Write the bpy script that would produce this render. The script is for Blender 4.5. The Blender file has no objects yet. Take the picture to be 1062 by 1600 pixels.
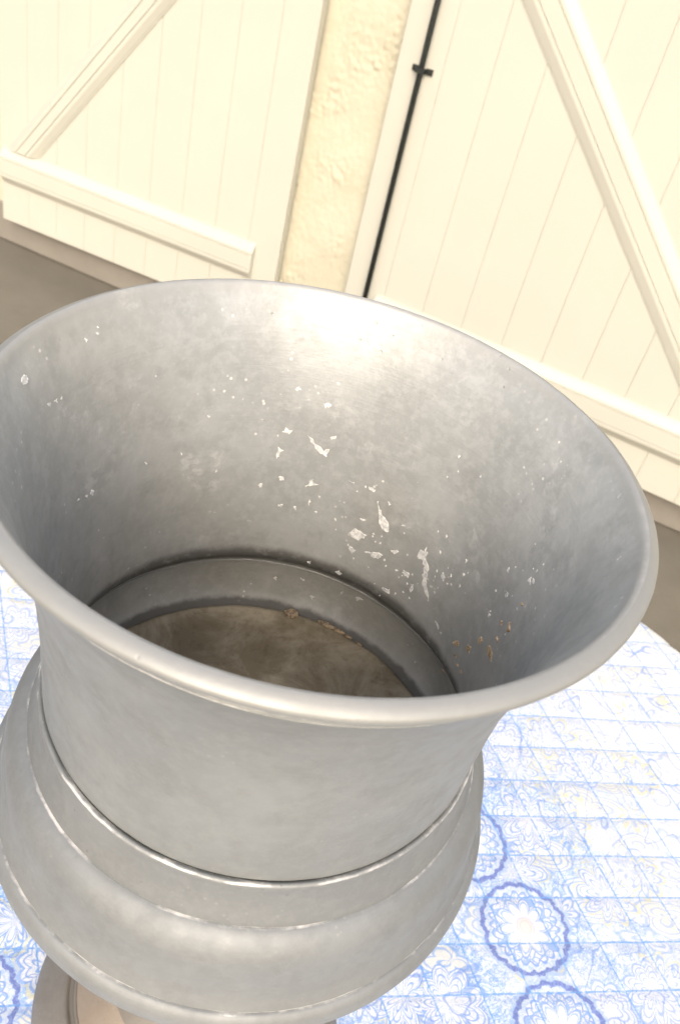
import bpy, bmesh, math, random
from mathutils import Vector, Matrix, noise

# ------------------------------------------------------------------ camera, sky, sun, exposure
scene = bpy.context.scene
RIGHT = Vector((0.97114, 0.11826, 0.20712)); UP = Vector((-0.23588, 0.6046, 0.7608)); FWD = Vector((0.03525, 0.7877, -0.61505))
cam_data = bpy.data.cameras.new('camera')
cam_data.sensor_fit = 'VERTICAL'; cam_data.sensor_height = 24.0; cam_data.lens = 24.0 * 1376.9 / 1600.0
cam_data.clip_start = 0.01; cam_data.clip_end = 300.0
cam_data.dof.use_dof = True; cam_data.dof.focus_distance = 0.43; cam_data.dof.aperture_fstop = 13.0
camera = bpy.data.objects.new('camera', cam_data)
bpy.context.collection.objects.link(camera)
m = Matrix((RIGHT, UP, -FWD)).transposed().to_4x4()
m.translation = Vector((0.0, -0.28031, 0.18555))
camera.matrix_world = m
scene.camera = camera

SUN_EL, SUN_AZ = math.radians(37), math.radians(180)      # azimuth clockwise from +Y
world = bpy.data.worlds.new('World'); scene.world = world; world.use_nodes = True
wn = world.node_tree.nodes; wl = world.node_tree.links
sky = wn.new('ShaderNodeTexSky'); sky.sky_type = 'NISHITA'; sky.sun_disc = False
sky.sun_elevation = SUN_EL; sky.sun_rotation = SUN_AZ
sky.air_density = 1.0; sky.dust_density = 6.0; sky.ozone_density = 0.3
wl.new(sky.outputs[0], wn['Background'].inputs[0]); wn['Background'].inputs[1].default_value = 0.15
sun_data = bpy.data.lights.new('sun', 'SUN'); sun_data.energy = 0.62; sun_data.angle = math.radians(26); sun_data.color = (1.0, 0.97, 0.90)
sun = bpy.data.objects.new('sun', sun_data); bpy.context.collection.objects.link(sun)
sd = Vector((math.sin(SUN_AZ) * math.cos(SUN_EL), math.cos(SUN_AZ) * math.cos(SUN_EL), math.sin(SUN_EL)))
sun.rotation_euler = sd.to_track_quat('Z', 'Y').to_euler(); sun.location = sd * 6

vs = scene.view_settings
vs.view_transform = 'Standard'; vs.look = 'None'; vs.gamma = 1.0; vs.use_curve_mapping = False
vs.exposure = 0.64
scene.cycles.max_bounces = 6; scene.cycles.diffuse_bounces = 3; scene.cycles.glossy_bounces = 3

# ------------------------------------------------------------------ helpers
COL = bpy.context.collection
random.seed(7)
PI = math.pi

def mesh_obj(name, verts, faces, mat, parent=None, smooth=True, uvs=None):
    me = bpy.data.meshes.new(name); me.from_pydata(verts, [], faces); me.update()
    if smooth: me.polygons.foreach_set('use_smooth', [True] * len(me.polygons))
    if mat: me.materials.append(mat)
    o = bpy.data.objects.new(name, me); COL.objects.link(o)
    if parent: o.parent = parent
    return o

def empty(name, loc, label=None, cat=None, rz=0.0):
    o = bpy.data.objects.new(name, None); COL.objects.link(o); o.location = loc; o.rotation_euler = (0, 0, rz)
    o.empty_display_size = 0.05
    if label: o['label'] = label
    if cat: o['category'] = cat
    return o

def bm_obj(name, bm, mat, parent=None, smooth=False):
    me = bpy.data.meshes.new(name); bm.normal_update(); bm.to_mesh(me); bm.free()
    if smooth: me.polygons.foreach_set('use_smooth', [True] * len(me.polygons))
    me.materials.append(mat)
    o = bpy.data.objects.new(name, me); COL.objects.link(o)
    if parent: o.parent = parent
    return o

def smooth_profile(pts, step=0.0012):
    """Centripetal-ish Catmull-Rom through the points; a point written with a third value keeps a sharp corner."""
    runs, cur = [], [pts[0][:2]]
    for p in pts[1:]:
        cur.append(p[:2])
        if len(p) > 2: runs.append(cur); cur = [p[:2]]
    if len(cur) > 1: runs.append(cur)
    out = []
    for run in runs:
        n = len(run)
        for i in range(n - 1):
            p0 = run[max(i - 1, 0)]; p1 = run[i]; p2 = run[i + 1]; p3 = run[min(i + 2, n - 1)]
            L = math.hypot(p2[0] - p1[0], p2[1] - p1[1]); k = max(2, min(24, int(L / step)))
            d1 = math.hypot(p1[0]-p0[0], p1[1]-p0[1]) + 1e-9; d3 = math.hypot(p3[0]-p2[0], p3[1]-p2[1]) + 1e-9
            for j in range(k):
                t = j / k
                r = []
                for a in (0, 1):
                    m1 = (p2[a] - p0[a]) / (d1 + L) * L if i > 0 else p2[a] - p1[a]
                    m2 = (p3[a] - p1[a]) / (L + d3) * L if i < n - 2 else p2[a] - p1[a]
                    r.append((2*t**3-3*t*t+1)*p1[a] + (t**3-2*t*t+t)*m1 + (-2*t**3+3*t*t)*p2[a] + (t**3-t*t)*m2)
                out.append(tuple(r))
        out.append(tuple(run[-1]) + (1,))
    clean = [out[0]]
    for p in out[1:]:
        if math.hypot(p[0]-clean[-1][0], p[1]-clean[-1][1]) > 1e-6: clean.append(p)
    return clean

def lathe(name, profile, mat, parent, seg=240, wobble=0.00012, sharp=True, seed=0.0, step=0.0012):
    prof = smooth_profile(profile, step)
    verts, faces, rings = [], [], []
    for p in prof:
        r, z = p[0], p[1]
        if r < 1e-5:
            rings.append([len(verts)]); verts.append((0, 0, z)); continue
        ring = []
        for k in range(seg):
            a = 2 * PI * k / seg
            d = wobble * (noise.noise(Vector((math.sin(a) * 3 + seed, math.cos(a) * 3, z * 60))) * 1.6 + 0.5 * noise.noise(Vector((math.sin(a) * 14, math.cos(a) * 14 + seed, z * 160))))
            ring.append(len(verts)); verts.append(((r + d) * math.sin(a), (r + d) * math.cos(a), z + d * 0.4))
        rings.append(ring)
    for i in range(len(rings) - 1):
        A, B = rings[i], rings[i + 1]
        if len(A) == 1 and len(B) == 1: continue
        for k in range(seg):
            k2 = (k + 1) % seg
            if len(A) == 1: faces.append((A[0], B[k2], B[k]))
            elif len(B) == 1: faces.append((A[k], A[k2], B[0]))
            else: faces.append((A[k], A[k2], B[k2], B[k]))
    o = mesh_obj(name, verts, faces, mat, parent)
    if sharp:
        try: o.data.set_sharp_from_angle(angle=math.radians(32))
        except Exception: pass
    return o

# ---- node helpers
class NT:
    def __init__(self, name):
        self.m = bpy.data.materials.new(name); self.m.use_nodes = True
        self.t = self.m.node_tree; self.n = self.t.nodes; self.l = self.t.links
        self.b = self.n['Principled BSDF']
    def node(self, typ, **kw):
        x = self.n.new(typ)
        for k, v in kw.items(): setattr(x, k, v)
        return x
    def set(self, sock, v):
        if hasattr(v, 'is_output') or isinstance(v, bpy.types.NodeSocket): self.l.new(v, sock)
        else: sock.default_value = v
    def math(self, op, a, b=None, c=None, clamp=False):
        x = self.node('ShaderNodeMath', operation=op, use_clamp=clamp)
        for i, v in enumerate((a, b, c)):
            if v is not None: self.set(x.inputs[i], v)
        return x.outputs[0]
    def vmath(self, op, a, b=None):
        x = self.node('ShaderNodeVectorMath', operation=op)
        self.set(x.inputs[0], a)
        if b is not None: self.set(x.inputs[1], b)
        return x.outputs[1] if op in ('LENGTH', 'DISTANCE', 'DOT_PRODUCT') else x.outputs[0]
    def noise(self, vec, scale, detail=4, rough=0.55, dist=0.0, color=False):
        x = self.node('ShaderNodeTexNoise'); self.set(x.inputs['Vector'], vec)
        x.inputs['Scale'].default_value = scale; x.inputs['Detail'].default_value = detail
        x.inputs['Roughness'].default_value = rough; x.inputs['Distortion'].default_value = dist
        return x.outputs[1 if color else 0]
    def vor(self, vec, scale, feature='F1', rnd=1.0, out=0):
        x = self.node('ShaderNodeTexVoronoi', feature=feature); self.set(x.inputs['Vector'], vec)
        x.inputs['Scale'].default_value = scale; x.inputs['Randomness'].default_value = rnd
        return x.outputs[out]
    def ramp(self, v, lo, hi, a=0.0, b=1.0):
        x = self.node('ShaderNodeMapRange'); x.clamp = True; x.interpolation_type = 'SMOOTHSTEP'
        self.set(x.inputs[0], v)
        for i, q in enumerate((lo, hi, a, b)): self.set(x.inputs[i + 1], q)
        return x.outputs[0]
    def mix(self, f, a, b):
        x = self.node('ShaderNodeMix', data_type='RGBA'); self.set(x.inputs[0], f)
        for s, v in ((x.inputs[6], a), (x.inputs[7], b)):
            self.set(s, v if isinstance(v, bpy.types.NodeSocket) else tuple(v) + (1.0,))
        return x.outputs[2]
    def bump(self, h, strength, dist=0.001, normal=None):
        x = self.node('ShaderNodeBump'); self.set(x.inputs['Height'], h)
        x.inputs['Strength'].default_value = strength; x.inputs['Distance'].default_value = dist
        if normal: self.l.new(normal, x.inputs['Normal'])
        return x.outputs[0]
    def obj(self): return self.node('ShaderNodeTexCoord').outputs['Object']
    def out(self, **kw):
        for k, v in kw.items():
            s = self.b.inputs[k.replace('_', ' ')]
            if not isinstance(v, bpy.types.NodeSocket) and isinstance(v, tuple) and len(v) == 3: v = v + (1.0,)
            self.set(s, v)
        return self.m

def pewter(name, base=(0.285, 0.30, 0.298), rough=0.52, brown=0.0, edges=(), inside=False, metallic=0.35, lip=False):
    n = NT(name); co = n.obj()
    big = n.noise(co, 16, 3, 0.6, 0.3); mid = n.noise(co, 60, 4, 0.65); fine = n.noise(co, 420, 2, 0.6)
    lo, hi, wm = (0.86, 1.10, 0.25) if inside else (0.90, 1.05, 0.16)
    dark = tuple(c * lo for c in base); light = tuple(min(1, c * hi) for c in base)
    c = n.mix(n.ramp(big, 0.34, 0.68), dark, light)
    c = n.mix(n.math('MULTIPLY', n.ramp(mid, 0.45, 0.72), 0.6 if inside else 0.36), c, tuple(x * 0.74 for x in base))
    c = n.mix(n.math('MULTIPLY', n.ramp(n.noise(co, 190, 3, 0.7), 0.42, 0.66), 0.35 if inside else 0.22), c, tuple(min(1, x * 1.22) for x in base))
    warm = n.noise(co, 7, 3, 0.5, 0.2)
    c = n.mix(n.math('MULTIPLY', n.ramp(warm, 0.42, 0.7), wm + brown), c, (base[0] * 0.88, base[1] * 0.77, base[2] * 0.62))
    r = n.math('ADD', n.math('MULTIPLY', n.ramp(mid, 0.3, 0.75), 0.14), rough - 0.05)
    met = metallic
    # pits and pale specks of oxide
    sp = n.vor(co, 230, 'F1'); sel = n.noise(co, 34, 3, 0.6)
    speck = n.math('MULTIPLY', n.ramp(sp, 0.13, 0.20, 1.0, 0.0), n.ramp(sel, 0.56, 0.66))
    pit = n.math('MULTIPLY', n.ramp(n.vor(n.vmath('ADD', co, (3.1, 1.7, .4)), 150, 'F1'), 0.06, 0.12, 1.0, 0.0), n.ramp(n.noise(n.vmath('ADD', co, (5, 2, 1)), 22, 3, 0.6), 0.55, 0.66))
    c = n.mix(n.math('MULTIPLY', pit, 0.35), c, tuple(x * 0.4 for x in base))
    if inside:
        film = n.math('MULTIPLY', n.ramp(n.noise(co, 24, 8, 0.75, 0.8), 0.5, 0.72), n.ramp(n.noise(co, 150, 5, 0.8, 0.5), 0.45, 0.62))
        c = n.mix(n.math('MULTIPLY', film, 0.40), c, (0.62, 0.62, 0.60))
        c = n.mix(n.math('MULTIPLY', speck, 0.8), c, (0.75, 0.74, 0.70))
        met = n.math('SUBTRACT', metallic, n.math('MULTIPLY', n.math('MAXIMUM', film, speck), 0.55))
        r = n.math('ADD', r, n.math('MULTIPLY', film, 0.12))
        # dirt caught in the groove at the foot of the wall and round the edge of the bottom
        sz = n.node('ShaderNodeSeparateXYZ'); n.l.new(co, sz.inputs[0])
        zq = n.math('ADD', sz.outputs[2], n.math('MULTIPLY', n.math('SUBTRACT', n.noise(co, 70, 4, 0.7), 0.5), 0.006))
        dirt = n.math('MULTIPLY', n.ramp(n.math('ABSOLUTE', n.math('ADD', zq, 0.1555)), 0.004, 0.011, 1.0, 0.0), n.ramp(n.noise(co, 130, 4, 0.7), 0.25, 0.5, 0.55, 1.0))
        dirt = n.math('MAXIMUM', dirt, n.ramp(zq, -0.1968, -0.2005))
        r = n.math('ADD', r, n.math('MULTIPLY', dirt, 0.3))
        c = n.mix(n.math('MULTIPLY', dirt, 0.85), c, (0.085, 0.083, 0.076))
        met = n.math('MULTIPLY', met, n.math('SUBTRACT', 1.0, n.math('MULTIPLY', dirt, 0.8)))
    else:
        c = n.mix(n.math('MULTIPLY', speck, 0.10), c, (0.72, 0.71, 0.68))
    # wear that polished the corners of the mouldings
    if edges:
        sx = n.node('ShaderNodeSeparateXYZ'); n.l.new(co, sx.inputs[0])
        zz = n.math('ADD', sx.outputs[2], n.math('MULTIPLY', n.math('SUBTRACT', n.noise(co, 90, 3), 0.5), 0.0012))
        w = None
        for e, wd in edges:
            k = n.ramp(n.math('ABSOLUTE', n.math('SUBTRACT', zz, e)), wd * 0.35, wd, 1.0, 0.0)
            w = k if w is None else n.math('MAXIMUM', w, k)
        w = n.math('MULTIPLY', w, n.ramp(n.noise(co, 28, 6, 0.7), 0.44, 0.62, 0.04, 0.85))
        c = n.mix(w, c, (0.80, 0.79, 0.77)); r = n.math('SUBTRACT', r, n.math('MULTIPLY', w, 0.12))
    if lip:      # rim blended to one pale tone, painting in skylight on its top
        sl = n.node('ShaderNodeSeparateXYZ'); n.l.new(co, sl.inputs[0])
        lp = n.ramp(sl.outputs[2], -0.004, -0.0005)
        c = n.mix(n.math('MULTIPLY', lp, 0.6), c, (0.40, 0.405, 0.39))
    # turning marks round the axis, scratches and dents
    st = n.node('ShaderNodeMapping'); st.inputs['Scale'].default_value = (9, 9, 900); n.l.new(co, st.inputs[0])
    h = n.math('ADD', n.math('MULTIPLY', n.noise(st.outputs[0], 1.0, 2, 0.5), 0.25), n.math('MULTIPLY', fine, 0.35))
    h = n.math('ADD', h, n.math('MULTIPLY', mid, 1.1))
    h = n.math('SUBTRACT', h, n.math('MULTIPLY', pit, 0.7))
    nb = n.bump(h, 0.32 if not inside else 0.5, 0.0006)
    return n.out(Base_Color=c, Metallic=met, Roughness=r, Normal=nb)

# ------------------------------------------------------------------ materials
def mat_paint(name, base, bumpv=0.15, rough=0.45):
    n = NT(name); co = n.obj()
    v = n.noise(co, 3.0, 5, 0.6); g = n.noise(co, 40, 4, 0.6)
    mp = n.node('ShaderNodeMapping'); mp.inputs['Scale'].default_value = (60, 60, 2.5); n.l.new(co, mp.inputs[0])
    grain = n.noise(mp.outputs[0], 2.0, 5, 0.6)
    c = n.mix(n.ramp(v, 0.35, 0.7), tuple(x * 0.97 for x in base), base)
    c = n.mix(n.math('MULTIPLY', n.ramp(g, 0.62, 0.75), 0.10), c, (0.55, 0.48, 0.36))
    h = n.math('ADD', n.math('MULTIPLY', grain, 0.7), n.math('MULTIPLY', g, 0.3))
    return n.out(Base_Color=c, Roughness=rough, Normal=n.bump(h, bumpv, 0.0015))
M_SHUTTER = mat_paint('cream_paint', (0.548, 0.548, 0.482))

def mat_stucco():
    n = NT('stucco'); co = n.obj()
    v = n.noise(co, 5, 6, 0.65); f = n.noise(co, 110, 5, 0.6)
    c = n.mix(n.ramp(v, 0.35, 0.7), (0.52, 0.495, 0.385), (0.58, 0.56, 0.45))
    return n.out(Base_Color=c, Roughness=0.9, Normal=n.bump(n.math('ADD', v, n.math('MULTIPLY', f, 0.6)), 0.55, 0.003))
M_STUCCO = mat_stucco()

def mat_grey(name, a, b, scale, rough):
    n = NT(name); co = n.obj()
    v = n.noise(co, scale, 6, 0.65); s = n.noise(co, 260, 4, 0.7); q = n.noise(co, 1.4, 3, 0.5)
    c = n.mix(n.ramp(v, 0.3, 0.7), a, b)
    c = n.mix(n.math('MULTIPLY', n.ramp(s, 0.5, 0.72), 0.3), c, tuple(x * 0.6 for x in a))
    c = n.mix(n.math('MULTIPLY', n.ramp(q, 0.4, 0.7), 0.25), c, tuple(x * 1.15 for x in b))
    return n.out(Base_Color=c, Roughness=rough, Normal=n.bump(n.math('ADD', v, s), 0.2, 0.002))
M_FLOOR = mat_grey('terrace_tile', (0.152, 0.138, 0.112), (0.178, 0.164, 0.136), 9, 0.62)
M_SKIRT = mat_grey('skirting_tile', (0.235, 0.218, 0.19), (0.262, 0.245, 0.215), 12, 0.6)

def mat_iron():
    n = NT('black_iron'); co = n.obj()
    v = n.noise(co, 90, 5, 0.7)
    c = n.mix(n.ramp(v, 0.4, 0.7), (0.012, 0.016, 0.015), (0.03, 0.034, 0.03))
    return n.out(Base_Color=c, Roughness=0.5, Normal=n.bump(v, 0.4, 0.001))
M_IRON = mat_iron()

def mat_flake(name, a, b):
    n = NT(name); co = n.obj()
    v = n.noise(co, 420, 5, 0.75)
    c = n.mix(n.ramp(v, 0.38, 0.6), a, b)
    return n.out(Base_Color=c, Roughness=0.7, Normal=n.bump(v, 0.9, 0.0006))
M_FLAKE = mat_flake('oxide_flake', (0.58, 0.59, 0.59), (0.88, 0.87, 0.83))
M_TAN = mat_flake('rust_flake', (0.34, 0.22, 0.11), (0.66, 0.52, 0.34))
M_LUMP = mat_flake('rust_lump', (0.13, 0.095, 0.06), (0.46, 0.36, 0.24))

M_BODY = pewter('pewter', edges=((-0.0097, 0.0004), (-0.0117, 0.0003)), lip=True)
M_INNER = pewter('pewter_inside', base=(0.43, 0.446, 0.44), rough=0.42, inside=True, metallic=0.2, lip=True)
M_MOULD = pewter('pewter_moulding', base=(0.268, 0.284, 0.29), rough=0.58, metallic=0.38, edges=((-0.1414, 0.0005), (-0.1652, 0.0006), (-0.2080, 0.0006)))
M_FOOT = pewter('pewter_foot', base=(0.25, 0.235, 0.21), rough=0.45, brown=0.3)
M_PLATE = pewter('tarnished_plate', base=(0.36, 0.31, 0.255), rough=0.55, brown=0.35, metallic=0.4)

def mat_basin():
    n = NT('tarnished_basin'); co = n.obj()
    a = n.noise(co, 26, 7, 0.7, 0.6); b = n.noise(co, 120, 5, 0.7); s = n.noise(co, 500, 3, 0.7)
    c = n.mix(n.ramp(a, 0.38, 0.64), (0.25, 0.21, 0.145), (0.45, 0.395, 0.30))
    c = n.mix(n.math('MULTIPLY', n.ramp(b, 0.52, 0.72), 0.45), c, (0.13, 0.10, 0.06))
    c = n.mix(n.math('MULTIPLY', n.ramp(s, 0.6, 0.75), 0.4), c, (0.45, 0.40, 0.30))
    return n.out(Base_Color=c, Metallic=0.45, Roughness=0.42, Normal=n.bump(n.math('ADD', n.math('MULTIPLY', a, .5), b), 0.5, 0.0012))
M_BASIN = mat_basin()

# ---- printed, quilted cotton: all in metres on the cloth's own flat coordinates (UV map)
QA, QB = math.radians(13.0), math.radians(-63.0)
QAN = (-math.sin(QA), math.cos(QA)); QBN = (-math.sin(QB), math.cos(QB))
QS_A, QS_B = 0.0395, 0.0405
QO_A = (0.236 * QAN[0] + 0.1765 * QAN[1]) / QS_A
QO_B = (0.290 * QBN[0] + 0.191 * QBN[1]) / QS_B
MEDALLIONS = [(0.209, 0.184), (0.262, 0.115), (0.289, 0.035), (0.148, 0.245), (-0.155, -0.035), (-0.225, 0.020), (-0.305, 0.075)]

def mat_cloth():
    n = NT('quilted_print')
    uv = n.node('ShaderNodeUVMap'); uv.uv_map = 'cloth'; uv = uv.outputs[0]
    wob = n.vmath('SCALE', n.vmath('SUBTRACT', n.noise(uv, 55, 3, 0.6, 0, True), (0.500, 0.500, 0.500)))
    wob.node.inputs['Scale'].default_value = 0.0055
    p = n.vmath('ADD', uv, wob)
    wob2 = n.vmath('SCALE', n.vmath('SUBTRACT', n.noise(uv, 18, 2, 0.5, 0, True), (0.500, 0.500, 0.500)))
    wob2.node.inputs['Scale'].default_value = 0.05
    p2 = n.vmath('ADD', uv, wob2)
    white = (0.800, 0.800, 0.790)
    rad = n.vmath('DISTANCE', uv, (0.037, 0.080, 0.000))          # print fades outward: bright sun washing out the cloth's edge, put into colour
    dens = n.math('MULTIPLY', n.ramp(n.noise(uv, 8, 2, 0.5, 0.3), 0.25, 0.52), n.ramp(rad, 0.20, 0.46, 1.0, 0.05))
    def line(v, w, soft=0.6): return n.ramp(v, w * soft, w * (2 - soft), 1.0, 0.0)
    def contour(vec, scale, k, w, dist=0.0, detail=1.0):
        v = n.math('MULTIPLY', n.noise(vec, scale, detail, 0.5, dist), k)
        fr = n.math('ABSOLUTE', n.math('SUBTRACT', n.math('FRACT', v), 0.5))
        return n.ramp(fr, w * 0.4, w, 1.0, 0.0)
    def flowers(vec, scale, lobes, veins, rnd=0.8):
        """a rosette in every Voronoi cell: (scalloped outline lines, vein lines, body mask)"""
        vo = n.node('ShaderNodeTexVoronoi', feature='F1'); n.l.new(vec, vo.inputs['Vector'])
        vo.inputs['Scale'].default_value = scale; vo.inputs['Randomness'].default_value = rnd
        dist = vo.outputs[0]
        d = n.vmath('SUBTRACT', vec, vo.outputs['Position'])
        sx = n.node('ShaderNodeSeparateXYZ'); n.l.new(d, sx.inputs[0])
        sc = n.node('ShaderNodeSeparateColor'); n.l.new(vo.outputs['Color'], sc.inputs[0])
        ang = n.math('ADD', n.math('ARCTAN2', sx.outputs[1], sx.outputs[0]), n.math('MULTIPLY', sc.outputs[0], 6.28))
        lb = n.math('ABSOLUTE', n.math('SINE', n.math('MULTIPLY', ang, lobes / 2)))
        q = n.math('SUBTRACT', dist, n.math('MULTIPLY', lb, n.math('ADD', n.math('MULTIPLY', sc.outputs[1], 0.14), 0.06)))
        sw = n.math('MULTIPLY', n.math('SINE', n.math('ADD', ang, n.math('MULTIPLY', dist, 5.0))), 0.05)
        q = n.math('ADD', q, sw)
        lines = None
        for at, w in ((0.10, 0.018), (0.20, 0.022), (0.30, 0.016), (0.37, 0.026)):
            k = n.ramp(n.math('ABSOLUTE', n.math('SUBTRACT', q, at)), w * 0.4, w, 1.0, 0.0)
            lines = k if lines is None else n.math('MAXIMUM', lines, k)
        vn = n.math('ABSOLUTE', n.math('SINE', n.math('ADD', n.math('MULTIPLY', ang, veins / 2), n.math('MULTIPLY', dist, 6.0))))
        vn = n.math('MULTIPLY', n.ramp(vn, 0.10, 0.28, 1.0, 0.0), n.math('MULTIPLY', n.ramp(q, 0.10, 0.13), n.ramp(q, 0.33, 0.36, 1.0, 0.0)))
        body = n.ramp(q, 0.36, 0.39, 1.0, 0.0)
        return lines, vn, body, sc.outputs[2], q
    st = n.node('ShaderNodeMapping'); st.inputs['Rotation'].default_value = (0, 0, 0.7); st.inputs['Scale'].default_value = (0.62, 1.25, 1); n.l.new(p, st.inputs[0])
    l1, v1, b1, k1, q1 = flowers(p, 17, 9, 30)
    l2, v2, b2, k2, q2 = flowers(n.vmath('ADD', p, (0.37, 0.21, 0)), 52, 6, 12, 0.95)
    l3, v3, b3, k3, q3 = flowers(st.outputs[0], 21, 3, 34, 1.0)
    hatch = contour(p, 230, 3.0, 0.2, 0.6)
    curls = contour(p, 75, 6.0, 0.13, 1.6)
    small = line(n.vor(p, 120, 'DISTANCE_TO_EDGE', 0.9), 0.07)
    stems = contour(p, 16, 6.0, 0.035, 0.6)
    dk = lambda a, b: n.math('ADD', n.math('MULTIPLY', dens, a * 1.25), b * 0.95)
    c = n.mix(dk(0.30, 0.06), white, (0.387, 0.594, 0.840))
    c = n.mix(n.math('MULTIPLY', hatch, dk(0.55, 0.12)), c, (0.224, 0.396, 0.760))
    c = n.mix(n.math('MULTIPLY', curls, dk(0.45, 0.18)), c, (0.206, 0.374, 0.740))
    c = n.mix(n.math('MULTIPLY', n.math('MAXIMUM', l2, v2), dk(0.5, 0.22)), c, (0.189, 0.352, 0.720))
    c = n.mix(n.math('MULTIPLY', b3, 0.75), c, (0.760, 0.780, 0.810))
    c = n.mix(n.math('MULTIPLY', n.math('MULTIPLY', b3, n.ramp(k3, 0.62, 0.66)), 0.30), c, (0.740, 0.700, 0.440))
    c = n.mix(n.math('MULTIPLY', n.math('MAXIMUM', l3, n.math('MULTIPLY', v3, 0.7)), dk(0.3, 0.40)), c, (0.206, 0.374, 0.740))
    c = n.mix(n.math('MULTIPLY', b1, 0.80), c, (0.770, 0.785, 0.810))
    c = n.mix(n.math('MULTIPLY', n.math('MULTIPLY', b1, hatch), 0.22), c, (0.275, 0.462, 0.780))
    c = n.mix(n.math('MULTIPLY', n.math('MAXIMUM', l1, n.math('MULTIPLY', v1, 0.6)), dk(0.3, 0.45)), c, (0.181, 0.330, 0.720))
    c = n.mix(n.math('MULTIPLY', n.math('MULTIPLY', n.ramp(q1, 0.39, 0.41), n.ramp(q1, 0.43, 0.45, 1.0, 0.0)), n.math('MULTIPLY', n.ramp(k1, 0.55, 0.6), 0.6)), c, (0.700, 0.660, 0.360))
    c = n.mix(n.math('MULTIPLY', stems, 0.6), c, (0.146, 0.286, 0.680))
    # medallions
    # nearest medallion: take the minimum distance and remember its angle
    rmin = ang = None
    for (mx, my) in MEDALLIONS:
        d = n.vmath('SUBTRACT', p, (mx, my, 0)); r = n.vmath('LENGTH', d)
        sx = n.node('ShaderNodeSeparateXYZ'); n.l.new(d, sx.inputs[0])
        a = n.math('ARCTAN2', sx.outputs[1], sx.outputs[0])
        if rmin is None: rmin, ang = r, a
        else:
            less = n.math('LESS_THAN', r, rmin)
            mx_ = n.node('ShaderNodeMix', data_type='FLOAT'); n.l.new(less, mx_.inputs[0]); n.l.new(ang, mx_.inputs[2]); n.l.new(a, mx_.inputs[3]); ang = mx_.outputs[0]
            rmin = n.math('MINIMUM', rmin, r)
    lobe = lambda k, ph=0.0: n.math('ABSOLUTE', n.math('SINE', n.math('ADD', n.math('MULTIPLY', ang, k), ph)))
    lob, lob2, lob3 = lobe(9.0), lobe(11.0), lobe(5.0)
    def ring(v, at, w): return n.ramp(n.math('ABSOLUTE', n.math('SUBTRACT', v, at)), w * 0.5, w, 1.0, 0.0)
    fuzz = n.math('MULTIPLY', n.math('SUBTRACT', n.noise(uv, 300, 3), 0.5), 0.0055)
    rr = n.math('ADD', n.math('SUBTRACT', rmin, n.math('MULTIPLY', lob, 0.0020)), fuzz)
    c = n.mix(n.math('MULTIPLY', ring(rr, 0.0395, 0.0030), 0.55), c, (0.361, 0.506, 0.800))
    c = n.mix(n.ramp(rr, 0.0375, 0.0385, 0.93, 0.0), c, (0.780, 0.785, 0.800))
    band = n.math('MULTIPLY', n.ramp(rr, 0.0292, 0.0300), n.ramp(rr, 0.0375, 0.0385, 1.0, 0.0))
    c = n.mix(n.math('MULTIPLY', band, n.math('ADD', n.math('MULTIPLY', hatch, 0.4), 0.42)), c, (0.344, 0.506, 0.800))
    c = n.mix(n.math('MULTIPLY', ring(rr, 0.0366, 0.0027), n.math('ADD', n.math('MULTIPLY', hatch, -0.25), 0.95)), c, (0.13, 0.185, 0.50))
    r2 = n.math('SUBTRACT', rmin, n.math('MULTIPLY', lob2, 0.0036))
    c = n.mix(n.math('MULTIPLY', ring(r2, 0.0276, 0.0015), 0.85), c, (0.189, 0.330, 0.700))
    r3 = n.math('SUBTRACT', rmin, n.math('MULTIPLY', lob3, 0.0105))
    c = n.mix(n.math('MULTIPLY', ring(r3, 0.0152, 0.0016), 0.85), c, (0.206, 0.363, 0.720))
    c = n.mix(n.math('MULTIPLY', ring(r3, 0.0115, 0.0013), 0.75), c, (0.258, 0.440, 0.760))
    vein = n.math('MULTIPLY', n.ramp(lobe(20.0), 0.12, 0.3, 1.0, 0.0), n.math('MULTIPLY', n.ramp(r3, 0.0095, 0.0105), n.ramp(r3, 0.0135, 0.0145, 1.0, 0.0)))
    c = n.mix(n.math('MULTIPLY', vein, 0.7), c, (0.292, 0.462, 0.780))
    inl = n.math('MULTIPLY', n.math('MAXIMUM', n.math('MAXIMUM', small, curls), l2), n.math('MULTIPLY', n.ramp(r3, 0.0155, 0.0165), n.ramp(r2, 0.0260, 0.0270, 1.0, 0.0)))
    c = n.mix(n.math('MULTIPLY', inl, 0.85), c, (0.241, 0.407, 0.760))
    c = n.mix(n.ramp(rmin, 0.0070, 0.0080, 0.75, 0.0), c, (0.800, 0.660, 0.640))
    c = n.mix(n.math('MULTIPLY', ring(rmin, 0.0050, 0.0006), 0.5), c, (0.700, 0.500, 0.520))
    c = n.mix(n.math('MULTIPLY', ring(rmin, 0.0078, 0.0008), 0.6), c, (0.430, 0.495, 0.660))
    # blue quilting thread
    sx = n.node('ShaderNodeSeparateXYZ'); n.l.new(uv, sx.inputs[0])
    wsm = n.noise(uv, 14, 2, 0.5)
    stitch = None
    for nn, sp, off in ((QAN, QS_A, QO_A), (QBN, QS_B, QO_B)):
        v = n.math('ADD', n.math('MULTIPLY', sx.outputs[0], nn[0] / sp), n.math('MULTIPLY', sx.outputs[1], nn[1] / sp))
        v = n.math('ADD', n.math('SUBTRACT', v, off - 0.5), 0.0)
        fr = n.math('ABSOLUTE', n.math('SUBTRACT', n.math('FRACT', v), 0.5))
        k = n.ramp(fr, 0.010, 0.026, 1.0, 0.0)
        stitch = k if stitch is None else n.math('MAXIMUM', stitch, k)
    dash = n.ramp(n.noise(uv, 240, 2), 0.38, 0.55, 0.45, 1.0)
    c = n.mix(n.math('MULTIPLY', n.math('MULTIPLY', stitch, dash), 0.85), c, (0.129, 0.330, 0.700))
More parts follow.
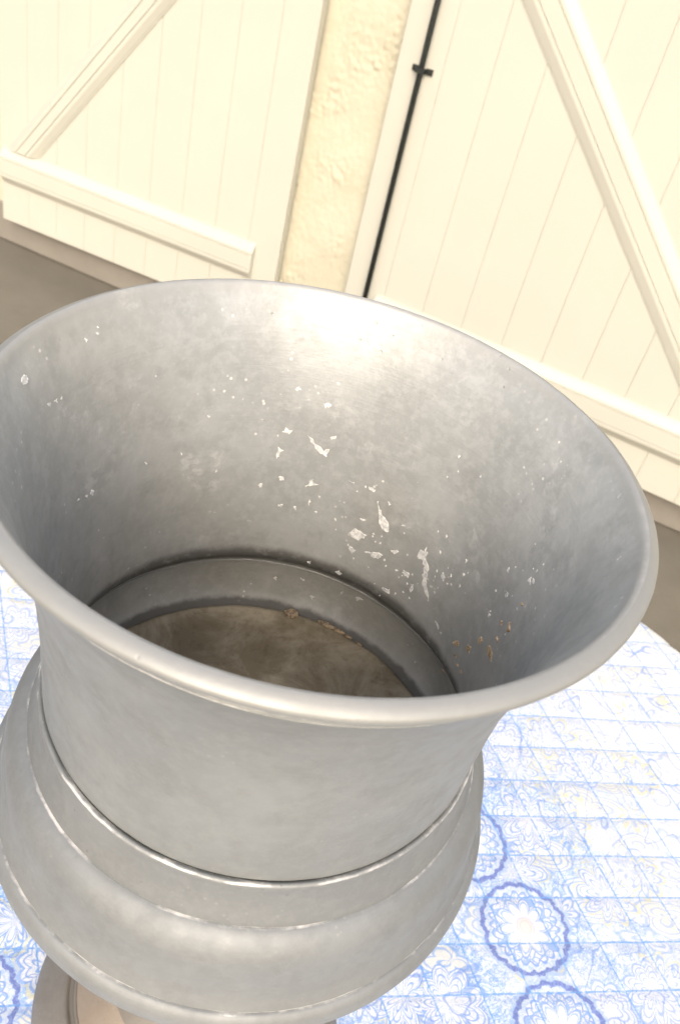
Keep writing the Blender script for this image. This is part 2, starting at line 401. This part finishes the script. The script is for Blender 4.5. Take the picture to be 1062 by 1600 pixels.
    weave = n.noise(uv, 1500, 2, 0.6); puck = n.noise(uv, 120, 4, 0.6)
    nb = n.bump(n.math('ADD', n.math('MULTIPLY', weave, 0.3), puck), 0.35, 0.0012)
    return n.out(Base_Color=c, Roughness=0.85, Normal=nb, Sheen_Weight=0.25, Sheen_Roughness=0.5)
M_CLOTH = mat_cloth()
M_TABLE = mat_paint('table_wood_paint', (0.42, 0.36, 0.28))

# ------------------------------------------------------------------ the setting: floor and wall
FLOOR_Z = -1.25
def box(bm, x0, x1, y0, y1, z0, z1):
    v = [bm.verts.new((x, y, z)) for x in (x0, x1) for y in (y0, y1) for z in (z0, z1)]
    for f in ((0, 1, 3, 2), (4, 6, 7, 5), (0, 4, 5, 1), (2, 3, 7, 6), (0, 2, 6, 4), (1, 5, 7, 3)): bm.faces.new([v[i] for i in f])
    return v

floor = mesh_obj('terrace_floor', [(-40, -40, FLOOR_Z), (40, -40, FLOOR_Z), (40, 40, FLOOR_Z), (-40, 40, FLOOR_Z)], [(0, 1, 2, 3)], M_FLOOR, smooth=False)
floor['kind'] = 'structure'; floor['label'] = 'dark taupe terrace floor below the shutters'

# wall frame: local x runs along the wall (to the right), local y away from the camera, plane at y = 0
U = Vector((0.948196, -0.317685, 0)); N = Vector((0.317685, 0.948196, 0)); D = 2.09713
WALL_RZ = math.atan2(U.y, U.x)
def wall_pt(u, off=0.0, z=0.0):
    q = U * u + N * (D - off); return (q.x, q.y, z)

def build_wall():
    us = [-3.6, -3.0, -2.5, -2.2] + [-2.1 + 0.05 * i for i in range(21)]
    us += [-1.06 + 0.004 * i for i in range(94)] + [-0.66 + 0.1 * i for i in range(10)] + [0.6, 1.0, 1.6, 2.4]
    zs = [FLOOR_Z - 0.1, -1.2] + [-1.16 + 0.0045 * i for i in range(300)] + [0.25, 0.4, 0.6, 0.9, 1.25]
    verts, faces = [], []
    for z in zs:
        for u in us:
            d = 0.0
            if -1.07 < u < -0.68 and -1.17 < z < 0.2:
                q = Vector((u * 34, z * 26, 3.3))
                a = noise.noise(q); b = noise.noise(Vector((u * 95, z * 75, 9.1))); msk = noise.noise(Vector((u * 11, z * 8, 1.2)))
                trowel = max(0.22, msk + 0.25)
                d = 0.0012 * noise.noise(Vector((u * 9, z * 7, 5))) + trowel * (0.0078 * abs(a) + 0.0052 * b) + 0.0010 * noise.noise(Vector((u * 230, z * 230, 2)))
            verts.append((u, -d, z))
    nu = len(us)
    for j in range(len(zs) - 1):
        for i in range(nu - 1):
            a = j * nu + i; faces.append((a, a + 1, a + nu + 1, a + nu))
    o = mesh_obj('house_wall', verts, faces, M_STUCCO)
    o.location = (N * D)[:]; o.rotation_euler = (0, 0, WALL_RZ)
    o['label'] = 'cream stucco house wall showing between the two shutters'; o['category'] = 'wall'
    return o
wall = build_wall()
# grey skirting along the foot of the wall, children of the wall
bm = bmesh.new(); box(bm, -3.55, 2.3, -0.011, 0.002, FLOOR_Z + 0.005, FLOOR_Z + 0.135)
bmesh.ops.bevel(bm, geom=[e for e in bm.edges], offset=0.0015, segments=1, affect='EDGES')
bm_obj('skirting', bm, M_SKIRT, wall)

# ------------------------------------------------------------------ shutters
def bevel_board(u0, u1, z0, z1, y0, y1, groove=0.0014):
    """board with chamfered long edges; y0 is the front (towards the camera, negative)"""
    bm = bmesh.new(); box(bm, u0, u1, y0, y1, z0, z1)
    ed = [e for e in bm.edges if abs(e.verts[0].co.z - e.verts[1].co.z) > 0.1 and e.verts[0].co.y < (y0 + y1) / 2]
    bmesh.ops.bevel(bm, geom=ed, offset=groove, segments=1, affect='EDGES')
    return bm

def brace_mesh(length, width, depth, ch):
    """moulded bar along +x, centred on z, back face at y=0, front at y=-depth, wide chamfers on both long sides"""
    h = width / 2
    g = h - ch - 0.010
    half = [(0, h), (-depth * 0.22, h), (-depth * 0.30, h - 0.004), (-depth * 0.42, h - 0.005), (-depth * 0.95, h - ch), (-depth, h - ch - 0.003),
            (-depth, g), (-depth + 0.004, g - 0.002), (-depth, g - 0.004)]
    sec = [(y, -z) for y, z in half] + half[::-1]
    bm = bmesh.new(); rings = []
    for x, s in ((0, 0.0), (0.006, 1.0), (length - 0.006, 1.0), (length, 0.0)):
        rings.append([bm.verts.new((x, y * (0.86 if s == 0 else 1), z * (0.94 if s == 0 else 1))) for y, z in sec])
    for a, b in zip(rings[:-1], rings[1:]):
        for i in range(len(sec)): j = (i + 1) % len(sec); bm.faces.new((a[i], a[j], b[j], b[i]))
    bm.faces.new(rings[0][::-1]); bm.faces.new(rings[-1])
    bmesh.ops.recalc_face_normals(bm, faces=bm.faces[:])
    return bm

def shutter(label, edges, z0, z1, yaw, pivot, bars, diagonals):
    root = empty('shutter', wall_pt(pivot, 0.05, z0), label, 'shutter', WALL_RZ + yaw)
    T = 0.032
    for a, b in zip(edges[:-1], edges[1:]):
        bm = bevel_board(a - pivot + 0.0002, b - pivot - 0.0002, 0.0, z1 - z0, 0.0, T)
        bm_obj('board', bm, M_SHUTTER, root)
    for (ua, ub, za, zb) in bars:
        bm = brace_mesh(ub - ua, zb - za, 0.024, 0.022)
        o = bm_obj('brace', bm, M_SHUTTER, root); o.location = (ua - pivot, 0.0005, (za + zb) / 2 - z0)
    for (ua, za, ub, zb, w) in diagonals:
        L = math.hypot(ub - ua, zb - za); ang = math.atan2(zb - za, ub - ua)
        dp = 0.018 if ang > 0 and ub > ua else 0.012; bm = brace_mesh(L, w, dp, 0.020 if dp > 0.015 else 0.024)
        bm.verts.ensure_lookup_table()
        for v in bm.verts:                      # both ends sawn level, to butt against the horizontal bars
            end = L if v.co.x > L / 2 else 0.0
            v.co.x = end - v.co.z / math.tan(ang); v.co.y = max(v.co.y, -dp)
        o = bm_obj('diagonal_brace', bm, M_SHUTTER, root); o.location = (ua - pivot, 0.0003, za - z0); o.rotation_euler = (0, -ang, 0)
    return root

shutter_l = shutter('cream board shutter left of the stucco strip, without a black rod',
    [-1.980, -1.875, -1.765, -1.657, -1.540, -1.423, -1.306, -1.189, -1.072, -0.967], -1.128, 0.92, math.radians(1.8), -0.967,
    [(-1.972, -1.045, -0.998, -0.884), (-1.972, -1.045, 0.12, 0.234)], [(-1.891, -0.883, -1.101, 0.119, 0.092)])
shutter_r = shutter('cream board shutter right of the stucco strip, with a black rod down its edge',
    [-0.738, -0.614, -0.490, -0.368, -0.244, -0.122, 0.0, 0.122, 0.244, 0.366, 0.488, 0.560], -1.121, 0.92, math.radians(-1.8), -0.738,
    [(-0.640, 0.475, -1.004, -0.888), (-0.640, 0.475, 0.12, 0.234)], [(0.402, -0.887, -0.588, 0.119, 0.112)])

def tube(bm, p, q, r, seg=14):
    p, q = Vector(p), Vector(q); d = (q - p).normalized(); a = d.orthogonal().normalized(); b = d.cross(a)
    A = [bm.verts.new(p + (a * math.cos(2*PI*k/seg) + b * math.sin(2*PI*k/seg)) * r) for k in range(seg)]
    B = [bm.verts.new(q + (a * math.cos(2*PI*k/seg) + b * math.sin(2*PI*k/seg)) * r) for k in range(seg)]
    for k in range(seg): bm.faces.new((A[k], A[(k+1) % seg], B[(k+1) % seg], B[k]))
    bm.faces.new(A[::-1]); bm.faces.new(B)
# black locking rod and its guides (parts of the right-hand shutter); local x = u + 0.738, z from the shutter's foot
RX = 0.0725
bm = bmesh.new(); tube(bm, (RX, -0.016, 0.01), (RX, -0.016, 2.02), 0.0075)
rod = bm_obj('locking_rod', bm, M_IRON, shutter_r, True)
for gz in (0.835, 1.75, 0.12):
    bm = bmesh.new()
    box(bm, RX - 0.028, RX - 0.011, -0.006, 0.0, gz - 0.007, gz + 0.007)
    box(bm, RX + 0.011, RX + 0.028, -0.006, 0.0, gz - 0.007, gz + 0.007)
    box(bm, RX - 0.012, RX - 0.0085, -0.024, 0.0, gz - 0.0055, gz + 0.0055)
    box(bm, RX + 0.0085, RX + 0.012, -0.024, 0.0, gz - 0.0055, gz + 0.0055)
    box(bm, RX - 0.012, RX + 0.012, -0.0275, -0.0242, gz - 0.0055, gz + 0.0055)
    tube(bm, (RX - 0.021, -0.0085, gz), (RX - 0.021, -0.005, gz), 0.0045, 10)
    tube(bm, (RX + 0.021, -0.0085, gz), (RX + 0.021, -0.005, gz), 0.0045, 10)
    bm_obj('rod_guide', bm, M_IRON, rod)

# ------------------------------------------------------------------ table and quilted cloth
TC = Vector((0.037, 0.080, 0)); TR = 0.60; TOP = -0.5125
table = empty('round_table', (TC.x, TC.y, FLOOR_Z), 'round table hidden under the blue and white quilted cloth', 'table')
bm = bmesh.new(); bmesh.ops.create_cone(bm, cap_ends=True, segments=96, radius1=TR - 0.012, radius2=TR - 0.006, depth=0.024)
bmesh.ops.translate(bm, vec=(0, 0, TOP - 0.020 - FLOOR_Z), verts=bm.verts[:]); bm_obj('table_top', bm, M_TABLE, table)
for k in range(4):
    a = PI / 4 + k * PI / 2
    bm = bmesh.new(); r0 = [(0.40, 0.022, 0.0), (0.38, 0.026, 0.35), (0.37, 0.030, TOP - 0.033 - FLOOR_Z)]
    rings = [[bm.verts.new((c * math.cos(a) + w * math.cos(a + q), c * math.sin(a) + w * math.sin(a + q), z)) for q in (PI/4, 3*PI/4, 5*PI/4, 7*PI/4)] for c, w, z in r0]
    for A, B in zip(rings[:-1], rings[1:]):
        for i in range(4): bm.faces.new((A[i], A[(i+1) % 4], B[(i+1) % 4], B[i]))
    bm.faces.new(rings[0][::-1]); bm.faces.new(rings[-1]); bm_obj('leg', bm, M_TABLE, table)

def quilt_h(x, y):
    a = (x * QAN[0] + y * QAN[1]) / QS_A - QO_A; b = (x * QBN[0] + y * QBN[1]) / QS_B - QO_B
    fa = abs(a - round(a)); fb = abs(b - round(b))
    e = min(fa, fb)
    puff = 1 - math.exp(-e / 0.10)
    wr = noise.noise(Vector((x * 70, y * 70, 0.4))) * 0.35 + noise.noise(Vector((x * 150, y * 150, 2.4))) * 0.18
    return 0.0017 * puff + 0.0009 * wr + 0.0008 * noise.noise(Vector((x * 12, y * 12, 7)))

def build_cloth():
    step = 0.0036; half = 0.80; n = int(2 * half / step); R0 = TR; rb = 0.016
    idx, verts, faces, uvs = {}, [], [], []
    for j in range(n + 1):
        for i in range(n + 1):
            x = -half + i * step; y = -half + j * step; rho = math.hypot(x, y)
            if rho > 0.795: continue
            wx, wy = x + TC.x, y + TC.y
            h = quilt_h(wx, wy)
            if rho <= R0:
                p = (wx, wy, TOP + h)
            else:
                s = rho - R0; th = min(s / rb, PI / 2); ex, ey = x / rho, y / rho; ang = math.atan2(y, x)
                rr = R0 + rb * math.sin(th); z = TOP - rb * (1 - math.cos(th)); drop = max(0.0, s - rb * PI / 2)
                fold = 0.020 * math.sin(ang * 17 + 1.3 * math.sin(ang * 5)) * min(1, drop / 0.12)
                rr += h * math.sin(th) + fold + drop * 0.05; z += h * math.cos(th) - drop
                p = (TC.x + ex * rr, TC.y + ey * rr, z)
            idx[(i, j)] = len(verts); verts.append(p); uvs.append((wx, wy))
    for j in range(n):
        for i in range(n):
            q = [(i, j), (i + 1, j), (i + 1, j + 1), (i, j + 1)]
            if all(k in idx for k in q): faces.append([idx[k] for k in q])
    me = bpy.data.meshes.new('tablecloth'); me.from_pydata(verts, [], faces); me.update()
    me.polygons.foreach_set('use_smooth', [True] * len(me.polygons))
    lay = me.uv_layers.new(name='cloth'); flat = []
    for f in faces:
        for v in f: flat.extend(uvs[v])
    lay.data.foreach_set('uv', flat)
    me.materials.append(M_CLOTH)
    o = bpy.data.objects.new('tablecloth', me); COL.objects.link(o)
    o['label'] = 'quilted white cotton tablecloth printed with blue medallions and paisley'; o['category'] = 'tablecloth'
    return o
build_cloth()

# ------------------------------------------------------------------ the pewter urn
urn = empty('pewter_urn', (0, 0, 0), 'large dull pewter urn with flared rim standing on the quilted cloth', 'urn')
OUT = [(.1256, .0019), (.1270, .0014), (.1288, .0004), (.1299, -.0006, 1), (.1303, -.0014), (.1303, -.0026), (.1299, -.0036, 1), (.1276, -.0050), (.1258, -.0072),
       (.1250, -.0090, 1), (.1253, -.0097), (.1249, -.0104, 1), (.1244, -.0111), (.1246, -.0117), (.1241, -.0124, 1), (.1214, -.0168), (.1180, -.0235), (.1138, -.0335), (.1097, -.0480), (.1066, -.0640), (.1046, -.0800), (.1035, -.0960),
       (.1028, -.1150), (.1024, -.1300), (.1020, -.1400, 1), (.1008, -.1415)]
body = lathe('body', OUT, M_BODY, urn, seed=1.0, wobble=0.0002)
INNER = [(.1256, .0019), (.1245, .0016), (.1234, .0004), (.1222, -.0020), (.1208, -.0050), (.1190, -.0090), (.1163, -.0155), (.1132, -.0250), (.1100, -.0380), (.1072, -.0530), (.1047, -.0700), (.1027, -.0880), (.1012, -.1060), (.1003, -.1240), (.0997, -.142), (.0998, -.149), (.1004, -.1535), (.1026, -.1575), (.1065, -.1625), (.1098, -.169), (.1120, -.178), (.1126, -.187), (.1118, -.194), (.1098, -.1985), (.1078, -.2018), (.1068, -.2040)]
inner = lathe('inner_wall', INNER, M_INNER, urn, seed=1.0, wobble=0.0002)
BAS = [(.1070, -.2042), (.1062, -.2030), (.1050, -.2014), (.1030, -.2008), (.095, -.2011), (.05, -.2022), (.0, -.2025)]
basin = lathe('basin', BAS, M_BASIN, urn, seed=4.0, wobble=0.0009)
COLLAR = [(.1012, -.1420), (.1026, -.1410), (.1036, -.1411), (.1043, -.1420), (.1044, -.1434), (.1044, -.1455), (.1050, -.1500), (.1060, -.1550), (.1074, -.1600), (.1085, -.1640), (.1086, -.1652, 1), (.1080, -.1662)]
lathe('collar_moulding', COLLAR, M_MOULD, urn, seed=2.0)
OGEE = [(.1080, -.1654), (.1092, -.1655, 1), (.1122, -.1672), (.1152, -.1702), (.1176, -.1745), (.1190, -.1800), (.1198, -.1860), (.1205, -.1930), (.1216, -.2000), (.1232, -.2055), (.1240, -.2078, 1), (.1236, -.2088)]
lathe('ogee_moulding', OGEE, M_MOULD, urn, seed=3.0)
BEAD = [(.1236, -.2084), (.1252, -.2086), (.1272, -.2108), (.1284, -.2145), (.1286, -.2180), (.1278, -.2220), (.1258, -.2252), (.1236, -.2266, 1), (.1228, -.2280), (.1222, -.2298, 1), (.1180, -.2320)]
lathe('bead_moulding', BEAD, M_MOULD, urn, seed=5.0)
STEM = [(.1185, -.2318), (.1080, -.2480), (.0900, -.2680), (.0680, -.2880), (.0500, -.3020), (.0420, -.3120, 1), (.0450, -.3160), (.0460, -.3210), (.0430, -.3260, 1), (.0360, -.3330), (.0310, -.3500), (.0290, -.3750), (.0310, -.4050), (.0370, -.4320), (.0460, -.4520), (.0560, -.4640, 1)]
lathe('stem', STEM, M_FOOT, urn, seed=6.0, step=0.004)
PLATE = [(.0560, -.4640), (.0660, -.4720), (.0740, -.4775), (.0796, -.4800, 1), (.0800, -.4812)]
lathe('foot_plate', PLATE, M_PLATE, urn, seed=8.0)
FOOT = [(.0796, -.4806), (.0806, -.4802), (.0818, -.4808), (.0826, -.4824, 1), (.0846, -.4824), (.0862, -.4808), (.0876, -.4802), (.0892, -.4808), (.0930, -.4838), (.0985, -.4885), (.1040, -.4930), (.1078, -.4980), (.1094, -.5030), (.1096, -.5075), (.1088, -.5100, 1), (.1000, -.5102)]
lathe('foot', FOOT, M_FOOT, urn, seed=7.0)

# flakes of pale oxide and rust, on the inner wall: outlines given as (angle round the axis, height)
WHITE_FLAKES = [[[-0.2203,-0.0702],[-0.2027,-0.0674],[-0.1674,-0.0694],[-0.1818,-0.0713]],[[-0.2316,-0.0789],[-0.1978,-0.0815],[-0.2176,-0.084],[-0.2188,-0.0871]],[[-0.2436,-0.073],[-0.2331,-0.0722],[-0.23,-0.0743]],[[-0.0893,-0.0695],[-0.0481,-0.0732],[0.003,-0.0776],[0.0284,-0.076],[0.0263,-0.0799],[-0.0039,-0.0787],[-0.0569,-0.0748]],[[-0.1954,-0.0979],[-0.1764,-0.0972],[-0.1643,-0.0998],[-0.1833,-0.0996]],[[-0.0474,-0.102],[-0.0331,-0.0988],[-0.0161,-0.0955],[-0.0137,-0.0983],[0.0135,-0.0984],[-0.0307,-0.1001]],[[-0.2949,-0.1039],[-0.2741,-0.1031],[-0.2708,-0.1054],[-0.286,-0.1057]],[[-0.1717,-0.1162],[-0.1417,-0.115],[-0.1425,-0.1165],[-0.1667,-0.1173]],[[-0.0858,-0.1158],[-0.0657,-0.1154],[-0.0642,-0.118]],[[-0.0131,-0.1099],[-0.0058,-0.1087],[0.0016,-0.1125]],[[0.1659,-0.0902],[0.1973,-0.0898],[0.1978,-0.0913]],[[0.2712,-0.0892],[0.3077,-0.088],[0.3186,-0.0906],[0.304,-0.0908]],[[0.3438,-0.0941],[0.3689,-0.0985],[0.3879,-0.1014],[0.4193,-0.1034],[0.4625,-0.1068],[0.4524,-0.1107],[0.4189,-0.1105],[0.394,-0.107],[0.3759,-0.102],[0.3471,-0.0959]],[[0.4025,-0.0924],[0.4194,-0.0933],[0.4131,-0.0941]],[[0.2358,-0.1238],[0.273,-0.1178],[0.2985,-0.1175],[0.3243,-0.1192],[0.359,-0.1168],[0.3338,-0.1207],[0.3075,-0.1243],[0.2706,-0.1237]],[[0.2675,-0.1296],[0.2879,-0.1307],[0.3085,-0.1317],[0.2941,-0.1353]],[[0.3622,-0.1292],[0.3991,-0.1278],[0.4378,-0.1249],[0.4679,-0.1255],[0.4541,-0.1286],[0.4163,-0.1306],[0.4021,-0.1289]],[[0.5046,-0.12],[0.5376,-0.1171],[0.5515,-0.1172],[0.5345,-0.1209]],[[0.6635,-0.1129],[0.6642,-0.1067],[0.6878,-0.1059],[0.6849,-0.1027],[0.7101,-0.1051],[0.7083,-0.1093],[0.7535,-0.1138],[0.7736,-0.1205],[0.7841,-0.126],[0.8338,-0.129],[0.8372,-0.1324],[0.8081,-0.1303],[0.7605,-0.1259],[0.7306,-0.12],[0.7209,-0.1145],[0.6875,-0.111]],[[0.6089,-0.1273],[0.6267,-0.1252],[0.6572,-0.125],[0.6602,-0.1275],[0.6286,-0.1288]],[[0.6948,-0.1349],[0.6872,-0.1301],[0.6989,-0.1291],[0.7145,-0.1326],[0.7042,-0.1357]],[[0.5288,-0.1467],[0.5453,-0.1441],[0.5836,-0.1456],[0.5772,-0.1475]],[[0.8364,-0.1118],[0.8425,-0.1081],[0.8721,-0.1106],[0.8652,-0.1127]],[[0.7681,-0.0994],[0.7812,-0.0989],[0.7846,-0.101]],[[0.9648,-0.105],[0.9827,-0.1057],[0.9763,-0.107]],[[0.9315,-0.0912],[0.9467,-0.0908],[0.9479,-0.0926]],[[1.2807,-0.082],[1.2615,-0.0796],[1.2845,-0.0791],[1.2947,-0.0811]],[[1.1946,-0.0728],[1.1996,-0.0713],[1.2141,-0.0736]],[[1.3538,-0.0639],[1.3517,-0.0619],[1.3848,-0.0629]],[[1.3896,-0.062],[1.3787,-0.0598],[1.4035,-0.0605]],[[1.2468,-0.0995],[1.2371,-0.0975],[1.2551,-0.0976]],[[0.677,-0.0558],[0.6854,-0.0549],[0.689,-0.056]],[[0.236,-0.1525],[0.2539,-0.1501],[0.2757,-0.1521],[0.2586,-0.1543]],[[0.0622,-0.1523],[0.0805,-0.1507],[0.0778,-0.1537]],[[-0.0954,-0.1823],[-0.0777,-0.1802],[-0.0758,-0.1839]],[[0.0399,-0.1761],[0.0694,-0.1776],[0.0648,-0.179]],[[0.2716,-0.1751],[0.2941,-0.1751],[0.2832,-0.1775]],[[0.358,-0.1742],[0.3822,-0.172],[0.405,-0.1729],[0.3797,-0.1773]],[[0.1171,-0.1888],[0.142,-0.1888],[0.137,-0.1919]],[[0.5124,-0.1012],[0.5364,-0.1],[0.5325,-0.101]],[[0.2799,-0.1102],[0.3213,-0.1095],[0.2993,-0.1111]],[[0.15,-0.1157],[0.1626,-0.1168],[0.1582,-0.1178]],[[0.0341,-0.1045],[0.0458,-0.1055],[0.0413,-0.1065]],[[0.0321,-0.1156],[0.0483,-0.1154],[0.046,-0.1167]],[[0.7998,-0.114],[0.8121,-0.1146],[0.808,-0.1158]],[[0.8898,-0.1117],[0.9014,-0.111],[0.9002,-0.1122]],[[0.8894,-0.1049],[0.9057,-0.1061],[0.8971,-0.1069]],[[0.6592,-0.1313],[0.6707,-0.1314],[0.6675,-0.1324]],[[0.9243,-0.1367],[0.9674,-0.1379],[0.9587,-0.1395]],[[1.3702,-0.0513],[1.3815,-0.0505],[1.3842,-0.0513]],[[1.3909,-0.077],[1.4034,-0.0764],[1.4051,-0.0773]],[[-1.546,-0.0087],[-1.5247,-0.0086],[-1.5108,-0.0099],[-1.5166,-0.0115],[-1.5426,-0.0116],[-1.5534,-0.0104]],[[-0.1935,-0.0464],[-0.1798,-0.0449],[-0.161,-0.0466],[-0.1797,-0.046]],[[-1.1757,-0.0106],[-1.161,-0.0114],[-1.1706,-0.0122]],[[-1.1162,-0.0102],[-1.105,-0.0108],[-1.1134,-0.0114]],[[-1.104,-0.008],[-1.0969,-0.0087],[-1.1047,-0.009]],[[-1.2781,-0.0807],[-1.2623,-0.0792],[-1.2487,-0.0806],[-1.2602,-0.0825]],[[-1.3174,-0.0797],[-1.2972,-0.0798],[-1.2994,-0.082]],[[-1.3743,-0.0785],[-1.3575,-0.0778],[-1.3533,-0.0788]],[[-0.9325,-0.0801],[-0.9168,-0.0809],[-0.9245,-0.0822]],[[-1.459,-0.025],[-1.4399,-0.0251],[-1.4438,-0.0268]],[[-1.416,-0.026],[-1.3973,-0.026],[-1.3998,-0.0275]],[[-1.3786,-0.0269],[-1.3646,-0.0267],[-1.3659,-0.0281]],[[-0.7328,-0.0803],[-0.7232,-0.0811],[-0.7279,-0.0826]],[[-0.5344,-0.0928],[-0.5213,-0.095],[-0.5313,-0.0958]],[[-0.6024,-0.0617],[-0.5883,-0.0626],[-0.5946,-0.0633]],[[-0.1654,-0.1162],[-0.1426,-0.1153],[-0.1468,-0.1173]],[[-0.0356,-0.1007],[-0.0156,-0.0968],[0.0078,-0.0983],[-0.0158,-0.0995]],[[-0.0492,-0.0515],[-0.0325,-0.05],[-0.0108,-0.0509],[-0.0164,-0.0528],[-0.0385,-0.0534]]]
TAN_FLAKES = [[[1.4391,-0.0893],[1.4037,-0.0863],[1.416,-0.0843],[1.455,-0.0865]],[[1.3752,-0.0995],[1.3796,-0.0976],[1.4131,-0.0993]],[[1.26,-0.1146],[1.2742,-0.1109],[1.2968,-0.1115],[1.2863,-0.1148]],[[1.2176,-0.127],[1.2099,-0.1235],[1.2428,-0.1224],[1.2469,-0.1254]],[[1.3502,-0.1113],[1.3686,-0.1064],[1.427,-0.1049],[1.4518,-0.1082],[1.4114,-0.1088]],[[1.0942,-0.1343],[1.1194,-0.1304],[1.1431,-0.1311],[1.1322,-0.1345]],[[1.1501,-0.1392],[1.1577,-0.1372],[1.1713,-0.1379]],[[1.2528,-0.1407],[1.2435,-0.1384],[1.2681,-0.1389]],[[0.0196,-0.0684],[0.0458,-0.0668],[0.0529,-0.0686],[0.0263,-0.0701]],[[1.4076,-0.0732],[1.4113,-0.0719],[1.4293,-0.0724]],[[1.3419,-0.0921],[1.3496,-0.0909],[1.364,-0.0921]],[[1.1897,-0.1414],[1.2025,-0.1394],[1.2147,-0.1398]],[[1.0093,-0.1692],[1.0275,-0.1694],[1.0185,-0.1711]],[[0.0838,-0.0057],[0.0888,-0.0056],[0.0921,-0.0077]]]
SURF = [(p[0], p[1]) for p in smooth_profile(INNER)]
SURF.sort(key=lambda p: -p[1])
def inner_r(z):
    for a, b in zip(SURF[:-1], SURF[1:]):
        if b[1] <= z <= a[1]:
            t = (a[1] - z) / max(1e-9, a[1] - b[1]); return a[0] + (b[0] - a[0]) * t
    return SURF[-1][0]
def flake(name, poly, mat, thick, parent):
    bm = bmesh.new()
    # refine and roughen the outline
    pts = []
    for (a0, z0), (a1, z1) in zip(poly, poly[1:] + poly[:1]):
        e = math.hypot((a1 - a0) * 0.1, z1 - z0)
        for t in (0.0, 0.3, 0.65):
            j = min(0.0009, e * 0.22)
            pts.append((a0 + (a1 - a0) * t + random.uniform(-j, j) * 9, z0 + (z1 - z0) * t + random.uniform(-j, j) * 0.9))
    ca = sum(p[0] for p in pts) / len(pts); cz = sum(p[1] for p in pts) / len(pts)
    def P(a, z, d):
        z = min(z, -0.002); r = inner_r(z) - d; return (r * math.sin(a), r * math.cos(a), z)
    base = [bm.verts.new(P(a, z, -0.0003)) for a, z in pts]
    top = [bm.verts.new(P(a * 0.92 + ca * 0.08, z * 0.92 + cz * 0.08, thick * random.uniform(0.3, 1.7))) for a, z in pts]
    n = len(pts)
    for i in range(n): bm.faces.new((base[i], base[(i+1) % n], top[(i+1) % n], top[i]))
    f = bm.faces.new(top); bmesh.ops.triangulate(bm, faces=[f])
    bmesh.ops.recalc_face_normals(bm, faces=bm.faces[:])
    return bm_obj(name, bm, mat, parent)
WHITE_FLAKES.append(TAN_FLAKES.pop(8))
for poly in WHITE_FLAKES: flake('oxide_flake', poly, M_FLAKE, 0.00022, inner)
for k in range(60):          # crumbs round the larger flakes
    src = random.choice(WHITE_FLAKES[11:32]); a, z = random.choice(src)
    a += random.gauss(0, 0.07); z += random.gauss(0, 0.008)
    if not -0.16 < z < -0.02: continue
    e = random.uniform(0.0003, 0.0009)
    flake('oxide_flake', [(a + e * 9 * math.cos(q + random.uniform(-.5, .5)) * random.uniform(.5, 1.1), z + e * math.sin(q) * random.uniform(.5, 1.6)) for q in (0, 1.6, 3.1, 4.7)], M_FLAKE, 0.00018, inner)
for poly in TAN_FLAKES: flake('rust_flake', poly, M_TAN, 0.0005, inner)
# brown lumps of corrosion on the basin, and the crust along its edge
def lump(az, r, z, sx, sy, sz, rot, sd):
    bm = bmesh.new(); bmesh.ops.create_icosphere(bm, subdivisions=3, radius=1.0)
    for v in bm.verts:
        k = 1 + 0.35 * noise.noise(v.co * 1.7 + Vector((sd, 0, 0))) + 0.16 * noise.noise(v.co * 5 + Vector((0, sd, 0)))
        v.co = Vector((v.co.x * sx, v.co.y * sy, v.co.z * sz)) * k
    o = bm_obj('corrosion_lump', bm, M_LUMP, basin, True)
    o.location = (r * math.sin(az), r * math.cos(az), z); o.rotation_euler = (0, 0, rot)
lump(0.045, 0.1040, -0.2005, 0.0046, 0.0034, 0.0020, 0.3, 1.0)
lump(0.262, 0.1055, -0.2008, 0.0056, 0.0018, 0.0014, -0.30, 2.0)
lump(0.335, 0.1058, -0.2010, 0.0050, 0.0014, 0.0010, -0.38, 3.0)
lump(0.400, 0.1058, -0.2012, 0.0030, 0.0010, 0.0008, -0.45, 4.0)
lump(0.480, 0.1054, -0.2012, 0.0022, 0.0008, 0.0006, -0.55, 5.0)
